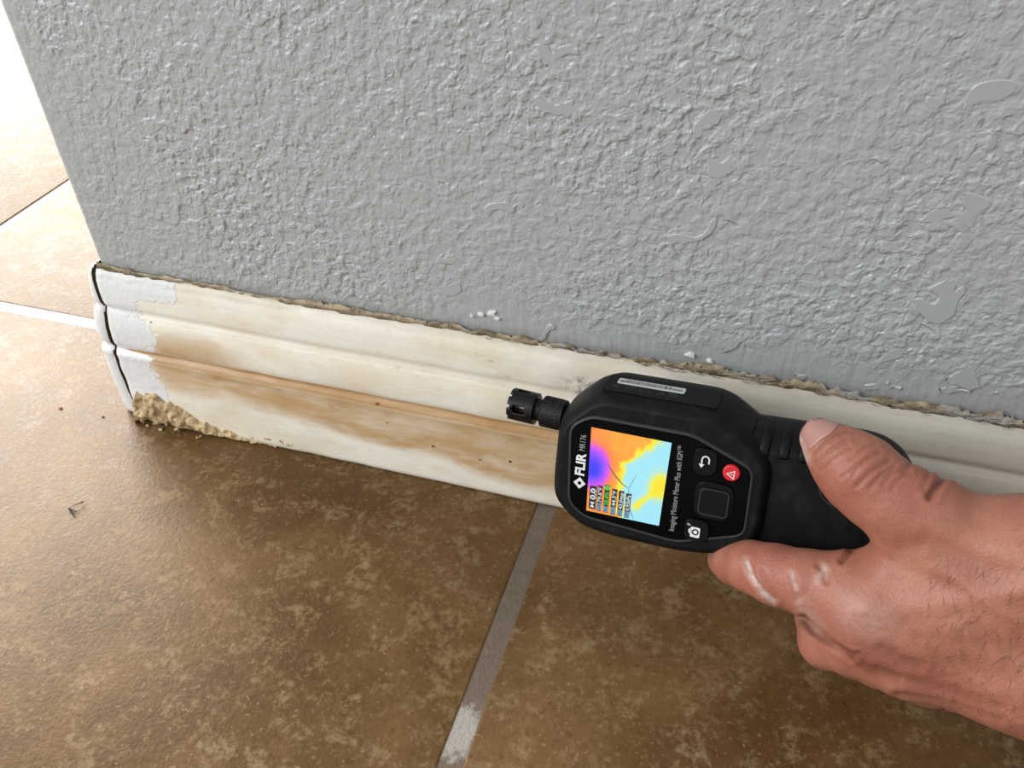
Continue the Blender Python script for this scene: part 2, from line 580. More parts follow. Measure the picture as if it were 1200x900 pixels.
bm = bmesh.new()
for i in range(16):
    x = 0.006 + 0.075 * random.random() ** 1.3
    s = random.uniform(0.0004, 0.0011) * (1.2 - x * 8)
    mt = Matrix.Translation((x, -0.0150 - random.random() * 0.004, s * .6 if random.random() < .6 else random.uniform(0.001, .006))) @ Matrix.Rotation(random.random() * 6, 4, Vector((random.random(), random.random(), 1)).normalized()) @ Matrix.Diagonal((s * 1.5, s, s * .8, 1))
    if x > .05:
        mt = Matrix.Translation((0, 0.0024, 0)) @ mt
    bmesh.ops.create_icosphere(bm, subdivisions=1, radius=1, matrix=mt)
cr = from_bm('core_crumbs', bm, M_core, board)
cr['kind'] = 'stuff'

# nail holes and chips in the board
def chip(x, z, s, mat, asp=1.0):
    p = float(np.interp(-z, -PZ, PP))
    n = 8
    vv = [(x, -p - 0.00055, z)] + [(x + s * asp * random.uniform(.7, 1.2) * math.cos(a), -p - 0.0004, z + s * random.uniform(.7, 1.2) * math.sin(a)) for a in [2 * math.pi * j / n for j in range(n)]]
    return mesh('board_chip', vv, [(0, 1 + j, 1 + (j + 1) % n) for j in range(n)], mat, board)
for x, z, s in [(0.2135, 0.0245, 0.0008), (0.175, 0.024, 0.0007), (0.0285, 0.0655, 0.0006), (0.1985, 0.0215, 0.0005), (0.152, 0.033, .0005), (0.148, 0.0435, 0.0011)]:
    chip(x, z, s, M_debris if z != 0.0435 else M_crumb, 0.8)

for i in range(9):
    x, z, s = random.uniform(0.072, 0.098), random.uniform(0.003, 0.0065), random.uniform(0.0006, 0.0011)
    bm = bmesh.new()
    bmesh.ops.create_icosphere(bm, subdivisions=1, radius=s, matrix=Matrix.Translation((x, -0.0134, z)) @ Matrix.Diagonal((1.4, .7, .8, 1)))
    from_bm('core_bit', bm, M_core, board)

# dirty torn caulk line between board and wall
xs = np.linspace(0.001, 0.62, 700)
vv = []
for x in xs:
    rise = 0.0022 * math.exp(-x / 0.055)
    wid = 0.0010 + 0.0026 * sstep(0.16, 0.42, x) + 0.0008 * noise1(x, 31, 0.006) + 0.0006 * noise1(x, 32, 0.0018) * (0.5 + 1.5 * sstep(.15, .3, x)) + 0.0010 * noise1(x, 33, 0.03)
    wid = max(wid, 0.0005)
    for j in range(5):
        q = j / 4
        y = -0.0016 * (1 - q) ** 1.4 - 0.0012
        z = 0.0862 + rise + 0.0008 + wid * q * 1.3 - (0.0008 if j == 0 else 0)
        vv.append((x, y + 0.0005 * noise2(x, q, 34, 0.003), z))
caulk = mesh('caulk_strip', vv, grid_faces(len(xs), 5), M_caulk, board)
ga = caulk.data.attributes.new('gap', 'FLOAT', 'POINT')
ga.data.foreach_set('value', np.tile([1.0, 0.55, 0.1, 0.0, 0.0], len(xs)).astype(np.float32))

# torn fibres standing out of the caulk at the right
bm = bmesh.new()
def strand(bm, pts, r, nside=3):
    prev = None
    for i, p in enumerate(pts):
        p = Vector(p)
        d = (Vector(pts[min(i + 1, len(pts) - 1)]) - Vector(pts[max(i - 1, 0)])).normalized()
        a = d.orthogonal().normalized()
        c = d.cross(a)
        rr = r * (1 - 0.7 * i / (len(pts) - 1))
        ring = [bm.verts.new(p + (a * math.cos(2 * math.pi * q / nside) + c * math.sin(2 * math.pi * q / nside)) * rr) for q in range(nside)]
        if prev:
            for q in range(nside):
                bm.faces.new((prev[q], prev[(q + 1) % nside], ring[(q + 1) % nside], ring[q]))
        prev = ring
for i in range(150):
    x = 0.19 + 0.27 * random.random() ** .7
    z = 0.0872 + random.uniform(0.0, 0.0028)
    L_ = random.uniform(.002, .006)
    an = random.uniform(-.5, .9)
    strand(bm, [(x, -0.0032, z), (x + L_ * .5, -0.0040, z + L_ * .25 * an), (x + L_, -0.0035, z + L_ * .4 * an)], 0.00022)
fb = from_bm('caulk_fibres', bm, M_caulk, board)
fb['kind'] = 'stuff'

# ------------------------------------------------------------------ floor
floor = bpy.data.objects.new('floor', None)
C.objects.link(floor)
tag(floor, kind='structure')
P, GAP, TH = 0.4561, 0.0085, 0.009
X0, Y0 = 0.2316, 0.0540
bm = bmesh.new()
hs = P / 2 - GAP / 2
bmesh.ops.create_cube(bm, size=1, matrix=Matrix.Translation((0, 0, -TH / 2)) @ Matrix.Diagonal((2 * hs, 2 * hs, TH, 1)))
bmesh.ops.bevel(bm, geom=[e for e in bm.edges if abs(e.verts[0].co.z) < 1e-6 and abs(e.verts[1].co.z) < 1e-6], offset=0.0016, segments=3, profile=0.5, affect='EDGES')
tile_me = bpy.data.meshes.new('floor_tile')
bmesh.ops.recalc_face_normals(bm, faces=bm.faces)
bm.to_mesh(tile_me)
bm.free()
tile_me.materials.append(M_tile)
tile_me.polygons.foreach_set('use_smooth', [True] * len(tile_me.polygons))
for i in range(-4, 4):
    for j in range(-3, 5):
        o = bpy.data.objects.new('floor_tile', tile_me)
        C.objects.link(o)
        o.parent = floor
        o.location = (X0 + (i + .5) * P, Y0 + (j + .5) * P, 0)
        o.rotation_euler = (random.uniform(-.0008, .0008), random.uniform(-.0008, .0008), 0)
bm = bmesh.new()
bmesh.ops.create_grid(bm, x_segments=2, y_segments=2, size=2.3, matrix=Matrix.Translation((X0, Y0 + .2, -0.0007)))
from_bm('grout', bm, M_grout, floor)

# ------------------------------------------------------------------ moisture meter: its own frame
# origin at the top left of the display; s runs along the meter from probe to handle, t across the face, d out of the face (mm)
MO = np.array([0.2598011266063619, -0.054405375904263226, 0.09558117829720883])
MA = np.array([0.9952347561300977, -0.06829911132173644, 0.06959174939118827])
MC = np.array([0.03784105118397382, -0.3872316532695469, -0.9212055696485043])
MN = np.array([-0.08986564992229663, -0.9194492254055111, 0.38280188984022634])
def at(px, py, d):
    """point on the meter's face plane (shifted d mm outwards) seen at a spot of the photograph"""
    r = CF + (px - 600) / FPX * CR + (450 - py) / FPX * CU
    p0 = MO + MN * d * .001
    return CP + r * (((p0 - CP) @ MN) / (r @ MN))


def st_of(px, py, d=0.0):
    q = at(px, py, d) - MO
    return 1000 * q @ MA, 1000 * q @ MC


def D(s, t, d):
    """meter frame (mm) -> local coordinates of the meter's Empty: X to the meter's right, Y to its probe, Z out of the face"""
    return Vector((-t / 1000, -s / 1000, d / 1000))


meter = bpy.data.objects.new('moisture_meter', None)
C.objects.link(meter)
mw = Matrix.Identity(4)
for i in range(3):
    mw[i][0], mw[i][1], mw[i][2], mw[i][3] = -MC[i], -MA[i], MN[i], MO[i]
meter.matrix_world = mw
tag(meter, 'black handheld imaging moisture meter with a glowing thermal screen, held against the baseboard', 'moisture meter')
SC = 1.0333


def smooth_loop(pts, n=140, rad=3.0):
    """polygon with every corner rounded off over at most rad mm of its sides, resampled evenly"""
    pts = [np.array(p, float) for p in pts]
    out = []
    for i, p in enumerate(pts):
        a, c = pts[i - 1] - p, pts[(i + 1) % len(pts)] - p
        la, lc_ = np.linalg.norm(a), np.linalg.norm(c)
        pa_, pc_ = p + a / la * min(rad, la * .48), p + c / lc_ * min(rad, lc_ * .48)
        for q in np.linspace(0, 1, 7):
            out.append(pa_ * (1 - q) ** 2 + 2 * p * q * (1 - q) + pc_ * q * q)
    pts = np.array(out + [out[0]])
    seg = np.r_[0, np.cumsum(np.linalg.norm(np.diff(pts, axis=0), axis=1))]
    u = np.linspace(0, seg[-1], n, endpoint=False)
    return np.stack([np.interp(u, seg, pts[:, 0]), np.interp(u, seg, pts[:, 1])], 1)


def loop_normals(l):
    d = np.roll(l, -1, 0) - np.roll(l, 1, 0)
    n = np.stack([d[:, 1], -d[:, 0]], 1)
    n /= np.linalg.norm(n, axis=1)[:, None]
    area = 0.5 * np.sum(l[:, 0] * np.roll(l[:, 1], -1) - np.roll(l[:, 0], -1) * l[:, 1])
    return n if area > 0 else -n


def loft(name, loop, levels, mat, parent, ang=40, fn=None):
    """stack of offset outlines: levels of (d, outset); closed front and back"""
    n = loop_normals(loop)
    vv = []
    for d, o in levels:
        for i, (p, q) in enumerate(zip(loop, n)):
            off = o * (fn(p, q, d) if fn else 1)
            vv.append(D(*(p + q * off), d))
    N, Lv = len(loop), len(levels)
    ff = []
    for l in range(Lv - 1):
        for i in range(N):
            j = (i + 1) % N
            ff.append((l * N + i, l * N + j, (l + 1) * N + j, (l + 1) * N + i))
    ff.append(tuple(range(N))[::-1])
    ff.append(tuple((Lv - 1) * N + i for i in range(N)))
    o = mesh(name, vv, ff, mat, parent)
    bm = bmesh.new()
    bm.from_mesh(o.data)
    bmesh.ops.recalc_face_normals(bm, faces=bm.faces)
    bm.to_mesh(o.data)
    bm.free()
    autosmooth(o, ang)
    return o


HEAD = np.array([(-11.0, 2), (1.5, -9.8), (41.5, -9.8), (58.5, 1.0), (60.8, 5), (60.6, 28), (57.5, 32.2),
                 (46.5, 38.2), (34, 39.8), (12, 39.8), (-1, 38.6), (-10.0, 31.5), (-11.5, 26)]) * SC
HANDLE = np.array([(44, -1), (52, -2.2), (92, -3.2), (98, -1.0), (102, 4), (104, 12), (104, 26), (100, 33), (90, 34), (76, 34), (44, 34)]) * SC
PANEL = np.array([(-0.5, -3.2), (35.3, -3.2), (56.1, 4.9), (56.4, 28.4), (34.1, 36.2), (.2, 34.3), (-5.5, 30.2), (-7.1, 1.6)]) * SC

head_loop = smooth_loop(HEAD, 200, 5.0)
loft('housing', head_loop, [(0.0, -1.6), (0.05, -1.2), (-0.3, -0.5), (-1.2, 0.6), (-3, 1.8), (-6, 2.8), (-14, 4.6), (-22, 5.2), (-28, 4.2), (-32, 1.5), (-34.5, -1.5), (-35, -2.6)], M_rubber, meter, 60)
hl = smooth_loop(HANDLE, 140, 6.0)
loft('handle', hl, [(-3.5, -1.6), (-3.6, -1.1), (-4.0, -0.5), (-5.2, 1.2), (-8, 3.2), (-13, 5.0), (-20, 5.8), (-26, 5.0), (-31, 2.5), (-34, -1.5), (-34.6, -2.5)], M_rubber, meter, 60)

pl = smooth_loop(PANEL, 140, 3.0)
loft('face_panel', pl, [(-1.0, 0), (0.05, 0), (0.35, -0.3)], M_gloss, meter, 30)
# raised worn lip round the panel
nn = loop_normals(pl)
vv, prof = [], [(0.0, -0.4), (0.0, 0.6), (0.3, 0.8), (0.8, 0.6), (1.4, -0.4)]
for p, q in zip(pl, nn):
    for o, d in prof:
        vv.append(D(*(p + q * o), d))
rim = mesh('panel_rim', vv, grid_faces(len(pl), 5, True), M_rim, meter)
bm = bmesh.new(); bm.from_mesh(rim.data); bmesh.ops.recalc_face_normals(bm, faces=bm.faces); bm.to_mesh(rim.data); bm.free()

# --- display
SCR = [st_of(*q) for q in [(693.5, 500), (787.5, 518.5), (772.5, 615.5), (687.5, 597.5)]]
sw = (SCR[1][0] - SCR[0][0] + SCR[2][0] - SCR[3][0]) / 2
sh = (SCR[3][1] - SCR[0][1] + SCR[2][1] - SCR[1][1]) / 2
s0 = (SCR[0][0] + SCR[3][0]) / 2
t0 = (SCR[0][1] + SCR[1][1]) / 2
# bilinear so that its corners stay where they are
def scr(u, v, d):
    s = (SCR[0][0] * (1 - u) + SCR[1][0] * u) * (1 - v) + (SCR[3][0] * (1 - u) + SCR[2][0] * u) * v
    tt = (SCR[0][1] * (1 - u) + SCR[1][1] * u) * (1 - v) + (SCR[3][1] * (1 - u) + SCR[2][1] * u) * v
    return D(s, tt, d)


NU, NV = 110, 120
uu, vg = np.meshgrid(np.linspace(0, 1, NU), np.linspace(0, 1, NV), indexing='ij')
wob = 0.03 * noise2(uu, vg, 41, 0.06) + 0.02 * noise2(uu, vg, 42, 0.025)
# heat field 0 blue .. 1 pale cyan
edge = 0.70 - 0.55 * sstep(0.0, 0.42, vg) + 0.13 * sstep(.3, .42, vg) + 0.10 * sstep(0.7, 0.95, vg)
edge = np.interp(vg, [0, .1, .22, .32, .4, .6, .72, .85, 1.0], [.72, .66, .55, .43, .38, .37, .40, .40, .42])
val = 0.62 + 0.38 * np.clip((uu - edge + wob * 1.5) / (0.13 + 0.07 * sstep(.5, .2, vg)), -1.3, 1.0)
blob = np.exp(-(((uu - 0.02) / 0.26) ** 2 + ((vg - 0.46) / 0.25) ** 2) ** 1.6)
corner_r = 0.52 - 0.1 * sstep(0.0, .3, uu)
val = np.maximum(val, 0.51 + 0.06 * sstep(.15, .35, uu) + wob * .8) * (1 - blob) + (0.13 - 0.10 * np.exp(-((uu - 0.07) / .10) ** 2 - ((vg - .5) / .10) ** 2)) * blob
by_ = np.exp(-(((uu - 0.94) / 0.15) ** 2 + ((vg - 0.53) / 0.165) ** 2) ** 1.4) + 0.7 * np.exp(-(((uu - 0.76 - (vg - .72) * -.9) / 0.07) ** 2 + ((vg - 0.74) / 0.12) ** 2)) + .45 * np.exp(-(((uu - .68) / .06) ** 2 + ((vg - .83) / .06) ** 2))
val = val - np.clip(by_ + wob * 1.5, 0, 1) * 0.30 * (val > .6)
val = np.clip(val, 0, 1)
pal_x = [0.0, 0.10, 0.18, 0.28, 0.36, 0.44, 0.50, 0.60, 0.70, 0.80, 0.90, 1.0]
pal = np.array([(0.01, 0.03, 1.0), (0.08, 0.05, 1.0), (0.22, 0.07, 1.0), (0.48, 0.08, 1.0), (0.80, 0.10, 0.72), (1.0, 0.20, 0.14), (1.0, 0.29, 0.05),
                (1.0, 0.44, 0.035), (0.97, 0.76, 0.03), (0.88, 0.86, 0.06), (0.50, 0.82, 0.60), (0.36, 0.80, 0.95)])
colv = np.stack([np.interp(val, pal_x, pal[:, i]) for i in range(3)], -1)
vv = [scr(u, v, 0.52) for u in np.linspace(0, 1, NU) for v in np.linspace(0, 1, NV)]
screen = mesh('display', vv, [f[::-1] for f in grid_faces(NU, NV)], M_screen, meter)
ca = screen.data.color_attributes.new('thermal', 'FLOAT_COLOR', 'POINT')
ca.data.foreach_set('color', np.concatenate([colv, np.ones((NU, NV, 1))], -1).reshape(-1).astype(np.float32))
bm = bmesh.new(); bm.from_mesh(screen.data)
bm.normal_update()
if bm.faces[:][0].normal.z < 0:
    bmesh.ops.reverse_faces(bm, faces=bm.faces)
bm.to_mesh(screen.data); bm.free()


# --- lettering
def text_mesh(txt, bold=0.0):
    cu = bpy.data.curves.new('txt', 'FONT')
    cu.body = txt
    cu.size = 1
    cu.offset = bold
    cu.resolution_u = 3
    o = bpy.data.objects.new('txt', cu)
    C.objects.link(o)
    bpy.context.view_layer.update()
    me = bpy.data.meshes.new_from_object(o.evaluated_get(bpy.context.evaluated_depsgraph_get()))
    bpy.data.objects.remove(o)
    bpy.data.curves.remove(cu)
    return me


def text(name, txt, a, c, hgt, d, mat, parent, bold=0.0, thick=0.06):
    """lettering whose baseline runs from local point a to c (meter frame s,t) with cap height hgt mm"""
    me = text_mesh(txt, bold)
    co = np.empty(len(me.vertices) * 3)
    me.vertices.foreach_get('co', co)
    co = co.reshape(-1, 3)
    x0, x1 = co[:, 0].min(), co[:, 0].max()
    a3, c3 = D(*a, d), D(*c, d)
    xd = (c3 - a3)
    yd = Vector((0, 0, 1)).cross(xd.normalized())
    ks = hgt / 0.70 / 1000
    out = [a3 + xd * ((p[0] - x0) / (x1 - x0)) + yd * (p[1] * ks) + Vector((0, 0, p[2])) for p in co]
    faces = [tuple(p.vertices) for p in me.polygons]
    bpy.data.meshes.remove(me)
    o = mesh(name, out, faces, mat, parent, False)
    bm = bmesh.new(); bm.from_mesh(o.data)
    bmesh.ops.recalc_face_normals(bm, faces=bm.faces)
    if sum(f.normal.z for f in bm.faces) < 0:
        bmesh.ops.reverse_faces(bm, faces=bm.faces)
    bm.to_mesh(o.data); bm.free()
    return o


def plate(name, pts, d0, d1, mat, parent, bev=0.0):
    """solid prism over a polygon given in the meter frame"""
    bm = bmesh.new()
    lo = [bm.verts.new(D(*p, d0)) for p in pts]
    hi = [bm.verts.new(D(*p, d1)) for p in pts]
    bm.faces.new(lo); f = bm.faces.new(hi)
    n = len(pts)
    for i in range(n):
        bm.faces.new((lo[i], lo[(i + 1) % n], hi[(i + 1) % n], hi[i]))
    if bev:
        bmesh.ops.bevel(bm, geom=list(f.edges), offset=bev / 1000, segments=3, profile=.5, affect='EDGES')
    o = from_bm(name, bm, mat, parent)
    if bev:
        autosmooth(o, 40)
    return o


def rrect(cs, ct, w_, h_, r, n=5, rot=0.0):
    p = []
    for sx, sy, a0 in ((1, 1, 0), (-1, 1, 90), (-1, -1, 180), (1, -1, 270)):
        for i in range(n):
            a = math.radians(a0 + 90 * i / (n - 1))
            x, y = sx * (w_ / 2 - r) + r * math.cos(a), sy * (h_ / 2 - r) + r * math.sin(a)
            p.append((cs + x * math.cos(rot) - y * math.sin(rot), ct + x * math.sin(rot) + y * math.cos(rot)))
    return p


def circ(cs, ct, r, n=24): return [(cs + r * math.cos(2 * math.pi * i / n), ct + r * math.sin(2 * math.pi * i / n)) for i in range(n)]


def ring(name, outer, inner, d, mat, parent):
    n = len(outer)
    vv = [D(*p, d) for p in outer] + [D(*p, d) for p in inner]
    o = mesh(name, vv, [(i, (i + 1) % n, n + (i + 1) % n, n + i) for i in range(n)], mat, parent, False)
    bm = bmesh.new(); bm.from_mesh(o.data)
    bm.normal_update()
    if sum(f.normal.z for f in bm.faces) < 0:
        bmesh.ops.reverse_faces(bm, faces=bm.faces)
    bm.to_mesh(o.data); bm.free()
    return o


# maker's name and model beside the display
text('lettering', 'FLIR', st_of(684.5, 557.5), st_of(687, 531.5), 3.5, 0.42, M_white, meter, 0.035)
text('lettering', 'MR176', st_of(685.5, 528.5), st_of(687.6, 510), 2.2, 0.42, M_grey, meter, 0.0)
text('lettering', 'Imaging Moisture Meter Plus with IGM\u2122', st_of(790.0, 622), st_of(801.5, 523), 2.0, 0.42, M_grey, meter, 0.0)
lc = np.array(st_of(679.5, 565.5))
q = 2.35
for a in (45, 135, 225, 315):
    ra = math.radians(a)
    ax, ay = np.array([math.cos(ra), math.sin(ra)]), np.array([-math.sin(ra), math.cos(ra)])
    # one chevron of the diamond mark
    ang0 = math.radians(a + 45)
    tip = lc + q * np.array([math.cos(ang0), math.sin(ang0)])
    e1 = np.array([math.cos(ang0 + math.radians(135)), math.sin(ang0 + math.radians(135))])
    e2 = np.array([math.cos(ang0 - math.radians(135)), math.sin(ang0 - math.radians(135))])
    n_ = -np.array([math.cos(ang0), math.sin(ang0)])
    Lc, wv = q * 1.36 / 2, q * .62
    pts = [tip, tip + e1 * Lc, tip + e1 * Lc + e2 * wv * .72, tip + n_ * wv, tip + e2 * Lc + e1 * wv * .72, tip + e2 * Lc]
    plate('logo_mark', pts, 0.38, 0.43, M_white, meter)

# readings over the thermal picture: six dark boxes, their text runs from the foot of the display upwards
rows = [(0.030, 0.095, 0.685, 0.965, '0.0', None, M_px_white), (0.138, 0.065, 0.665, 0.975, '79.6\u00b0F', 'AIR', M_px_white), (0.232, 0.068, 0.640, 0.975, '28.8%', 'RH', M_px_green),
        (0.330, 0.072, 0.670, 0.985, '44.3\u00b0F', 'DEW', M_px_white), (0.425, 0.072, 0.675, 0.985, '43.0gpp', 'MR', M_px_white), (0.520, 0.072, 0.690, 0.985, '0.95kPa', 'VP', M_px_white)]
inv = lambda u, v: (-scr(u, v, 0).y * 1000, -scr(u, v, 0).x * 1000)
for u0, du, v0, v1, txt, lab, mt in rows:
    bx_ = plate('reading_box', [inv(u0, v0), inv(u0 + du, v0), inv(u0 + du, v1), inv(u0, v1)], 0.50, 0.56, M_px_dark, screen)
    hmm = du * sw
    base_u = u0 + du * 0.86
    if lab:
        vl = v1 - (0.075 if lab in ('RH', 'MR', 'VP') else 0.095)
        plate('reading_tag', [inv(u0 + du * .04, vl), inv(u0 + du * .96, vl), inv(u0 + du * .96, v1 - .008), inv(u0 + du * .04, v1 - .008)], 0.50, 0.575, M_px_blue, screen)
        text('reading_text', lab, inv(base_u - du * .06, v1 - .016), inv(base_u - du * .06, vl + .010), hmm * .58, 0.60, M_px_dark, screen)
        end = v0 + 0.02
        if lab == 'RH':
            end = v0 + 0.085
        text('reading_text', txt, inv(base_u, vl - .012), inv(base_u, end), hmm * .70, 0.585, mt, screen, 0.02)
        if lab == 'RH':
            plate('status_dot', circ(*inv(u0 + du * .5, v0 + .035), 1.0), 0.50, 0.585, M_px_green, screen)
    else:
        text('reading_text', txt, inv(base_u, v1 - .115), inv(base_u, v0 + .03), hmm * .70, 0.585, mt, screen, 0.04)
        a_, b_, c_, d_ = v1 - .085, v1 - .02, u0 + du * .14, u0 + du * .84
        m_ = (c_ + d_) / 2
        plate('reading_icon', [inv(c_, b_), inv(m_ - .006, (a_ + b_) / 2), inv(c_, a_), inv(d_, a_), inv(m_ + .006, (a_ + b_) / 2), inv(d_, b_)], 0.50, 0.585, mt, screen)

# dark outlines of the real edges shown over the heat picture
def ink_line(pts, wd):
    pp = []
    for (a, c) in zip(pts[:-1], pts[1:]):
        for i in range(6):
            pp.append(tuple(np.array(a) * (1 - i / 6) + np.array(c) * i / 6))
    pp.append(pts[-1])
    L3 = [scr(*p, 0.57) for p in pp]
    vv, ff = [], []
    for i, p in enumerate(L3):
        d = (L3[min(i + 1, len(L3) - 1)] - L3[max(i - 1, 0)]).normalized()
        nrm = Vector((-d.y, d.x, 0)) * wd / 2000 * (0.4 + 0.6 * math.sin(math.pi * i / (len(L3) - 1)) ** .5)
        vv += [p + nrm, p - nrm]
        if i:
            ff.append((2 * i - 2, 2 * i - 1, 2 * i + 1, 2 * i))
    mesh('outline_trace', vv, ff, M_px_line, screen, False)
ink_line([(0.235, 0.38), (0.30, 0.455), (0.375, 0.53), (0.455, 0.59), (0.535, 0.625)], 0.40)
ink_line([(0.62, 0.455), (0.585, 0.54), (0.55, 0.62), (0.548, 0.70)], 0.18)
ink_line([(0.548, 0.70), (0.575, 0.80), (0.60, 0.90), (0.655, 0.985)], 0.26)
ink_line([(0.555, 0.66), (0.59, 0.69), (0.61, 0.71)], 0.15)

# --- keys
def key(name, px, w_, h_, r, mat=None, hgt=1.5):
    c_ = st_of(*px)
    return c_, plate(name, rrect(c_[0], c_[1], w_, h_, r, 6), 0.2, hgt, mat or M_button, meter, 0.45)


c_, kb = key('return_button', (827, 540), 8.0, 9.6, 2.2)
# hooked return arrow, points to the foot of the meter's width
def poly(pts): return [(c_[0] + a, c_[1] + b_) for a, b_ in pts]
arc = [(0.15 + 1.5 * math.cos(x), -0.9 + 1.5 * math.sin(x)) for x in np.linspace(-math.pi, 0, 12)]
arc_i = [(0.15 + 1.0 * math.cos(x), -0.9 + 1.0 * math.sin(x)) for x in np.linspace(-math.pi, 0, 12)]
for nm, pts in (('a', [(-1.35, 1.5), (-1.35, -0.9)] + []),):
    pass
vv = [D(c_[0] + a, c_[1] + b_, 1.56) for a, b_ in arc] + [D(c_[0] + a, c_[1] + b_, 1.56) for a, b_ in arc_i]
ff = [(i, i + 1, 13 + i, 12 + i) for i in range(11)]
base = len(vv)
for quad in ([(-1.35, -0.9), (-0.85, -0.9), (-0.85, 1.0), (-1.35, 1.0)], [(1.15, -0.9), (1.65, -0.9), (1.65, 0.5), (1.15, 0.5)], [(-2.1, 0.85), (-0.1, 0.85), (-1.1, 2.3), (-1.1, 2.3)]):
    vv += [D(c_[0] + a, c_[1] + b_, 1.56) for a, b_ in quad[:3]] + [D(c_[0] + quad[3][0], c_[1] + quad[3][1] + .001, 1.56)]
    ff.append((base, base + 1, base + 2, base + 3)); base += 4
ic = mesh('button_icon', vv, ff, M_white, kb, False)

rc_ = st_of(857.5, 553)
rb = plate('warning_button', circ(*rc_, 3.0, 28), 0.2, 1.5, M_red, meter, 0.5)
rb['label'] = 'round red warning button'
tri = lambda r: [(rc_[0] + r * math.cos(math.radians(a)), rc_[1] + r * math.sin(math.radians(a))) for a in (180 - 10, 300 - 10, 60 - 10)]
tri = lambda r: [(rc_[0] + .25 + r * math.cos(math.radians(a)), rc_[1] + .45 + r * math.sin(math.radians(a))) for a in (182, 302, 62)]
ring('button_icon', tri(1.95), tri(1.35), 1.56, M_flake, rb)
plate('button_icon', rrect(rc_[0] + .25, rc_[1] + .45, .9, .28, .1, 3), 1.5, 1.56, M_flake, rb)

c_, kb = key('navigation_pad', (836.5, 586), 13.2, 13.6, 3.2, M_button, 1.2)
plate('pad_centre', rrect(c_[0] + .2, c_[1] + .3, 10.2, 10.0, 2.4, 6), 1.1, 2.1, M_button, kb, 0.6)
ring('pad_outline', rrect(c_[0] + .2, c_[1] + .3, 10.4, 10.2, 1.8, 6), rrect(c_[0] + .2, c_[1] + .3, 9.5, 9.3, 1.5, 6), 2.13, M_rim, kb)

c_, kb = key('camera_button', (816.5, 620), 8.4, 8.2, 2.0)
ic0 = (c_[0] - .3, c_[1] + .7)
plate('button_icon', rrect(ic0[0], ic0[1], 3.4, 4.0, .5, 4), 1.5, 1.56, M_white, kb)
plate('button_icon', rrect(ic0[0] - 1.8, ic0[1] - .2, 1.1, 1.7, .3, 4), 1.5, 1.56, M_white, kb)
ring('button_icon', circ(ic0[0] + .1, ic0[1] - .1, 1.25), circ(ic0[0] + .1, ic0[1] - .1, .72), 1.585, M_ink, kb)
plate('button_icon', [(ic0[0] - 2.2, ic0[1] - 3.0), (ic0[0] - 3.3, ic0[1] - 2.7), (ic0[0] - 2.4, ic0[1] - 2.5), (ic0[0] - 2.9, ic0[1] - 2.1), (ic0[0] - 1.7, ic0[1] - 2.5), (ic0[0] - 2.5, ic0[1] - 2.65)], 1.5, 1.56, M_white, kb)

# --- side of the head: recessed plate, barcode sticker, moulded marks. Plane through two points of the flank
fa, fb_ = np.array([-11.9 * 1.0, -1.0]), np.array([-14.9, -17.0])     # (t, d) near the front edge / at the back
fa = np.array([-9.8 * SC - 2.65, -5.0]); fb_ = np.array([-9.8 * SC - 5.0, -18.0])
fd = (fb_ - fa); fl = np.linalg.norm(fd); fd /= fl
fn_ = np.array([fd[1], -fd[0]]); fn_ = fn_ if fn_[0] < 0 else -fn_


def flank(s, h, o):
    q = fa + fd * h + fn_ * o
    return D(s, q[0], q[1])


def flank_plate(name, pts, o0, o1, mat, parent, bev=0):
    bm = bmesh.new()
    lo = [bm.verts.new(flank(*p, o0)) for p in pts]
    hi = [bm.verts.new(flank(*p, o1)) for p in pts]
    bm.faces.new(lo); f = bm.faces.new(hi)
    n = len(pts)
    for i in range(n):
        bm.faces.new((lo[i], lo[(i + 1) % n], hi[(i + 1) % n], hi[i]))
    if bev:
        bmesh.ops.bevel(bm, geom=list(f.edges), offset=bev / 1000, segments=2, affect='EDGES')
    return from_bm(name, bm, mat, parent)


sp = flank_plate('side_plate', rrect(22, 7.2, 42, 13.8, 1.5, 4), -0.6, 0.35, M_plastic, meter, 0.25)
stk = flank_plate('barcode_sticker', rrect(17.4, 9.2, 25.0, 4.2, .6, 4), 0.2, 0.50, M_label, meter)
stk['label'] = 'white sticker with a black barcode'
x = 5.6
bm = bmesh.new()
while x < 28.8:
    wd = random.choice((.12, .18, .25, .35))
    lo_, hi_ = (8.7, 10.9) if 7.5 < x < 25 else (8.7, 10.2)
    vs_ = [bm.verts.new(flank(*p, .52)) for p in ((x, lo_ - .5), (x + wd, lo_ - .5), (x + wd, hi_ - .3), (x, hi_ - .3))]
    bm.faces.new(vs_)
    x += wd + random.choice((.12, .2, .3))
bars = from_bm('barcode_bars', bm, M_ink, stk)
bars['kind'] = 'stuff'


def flank_lines(segs, wd=.28):
    bm = bmesh.new()
    for a, c in segs:
        a, c = np.array(a, float), np.array(c, float)
        d_ = (c - a) / np.linalg.norm(c - a); nn_ = np.array([-d_[1], d_[0]]) * wd / 2
        bm.faces.new([bm.verts.new(flank(*p, .40)) for p in (a + nn_, c + nn_, c - nn_, a - nn_)])
    return from_bm('moulded_mark', bm, M_dim, sp)


def arcseg(cx, cy, r, a0, a1, n=8):
    p = [(cx + r * math.cos(math.radians(a)), cy + r * math.sin(math.radians(a))) for a in np.linspace(a0, a1, n)]
    return list(zip(p[:-1], p[1:]))


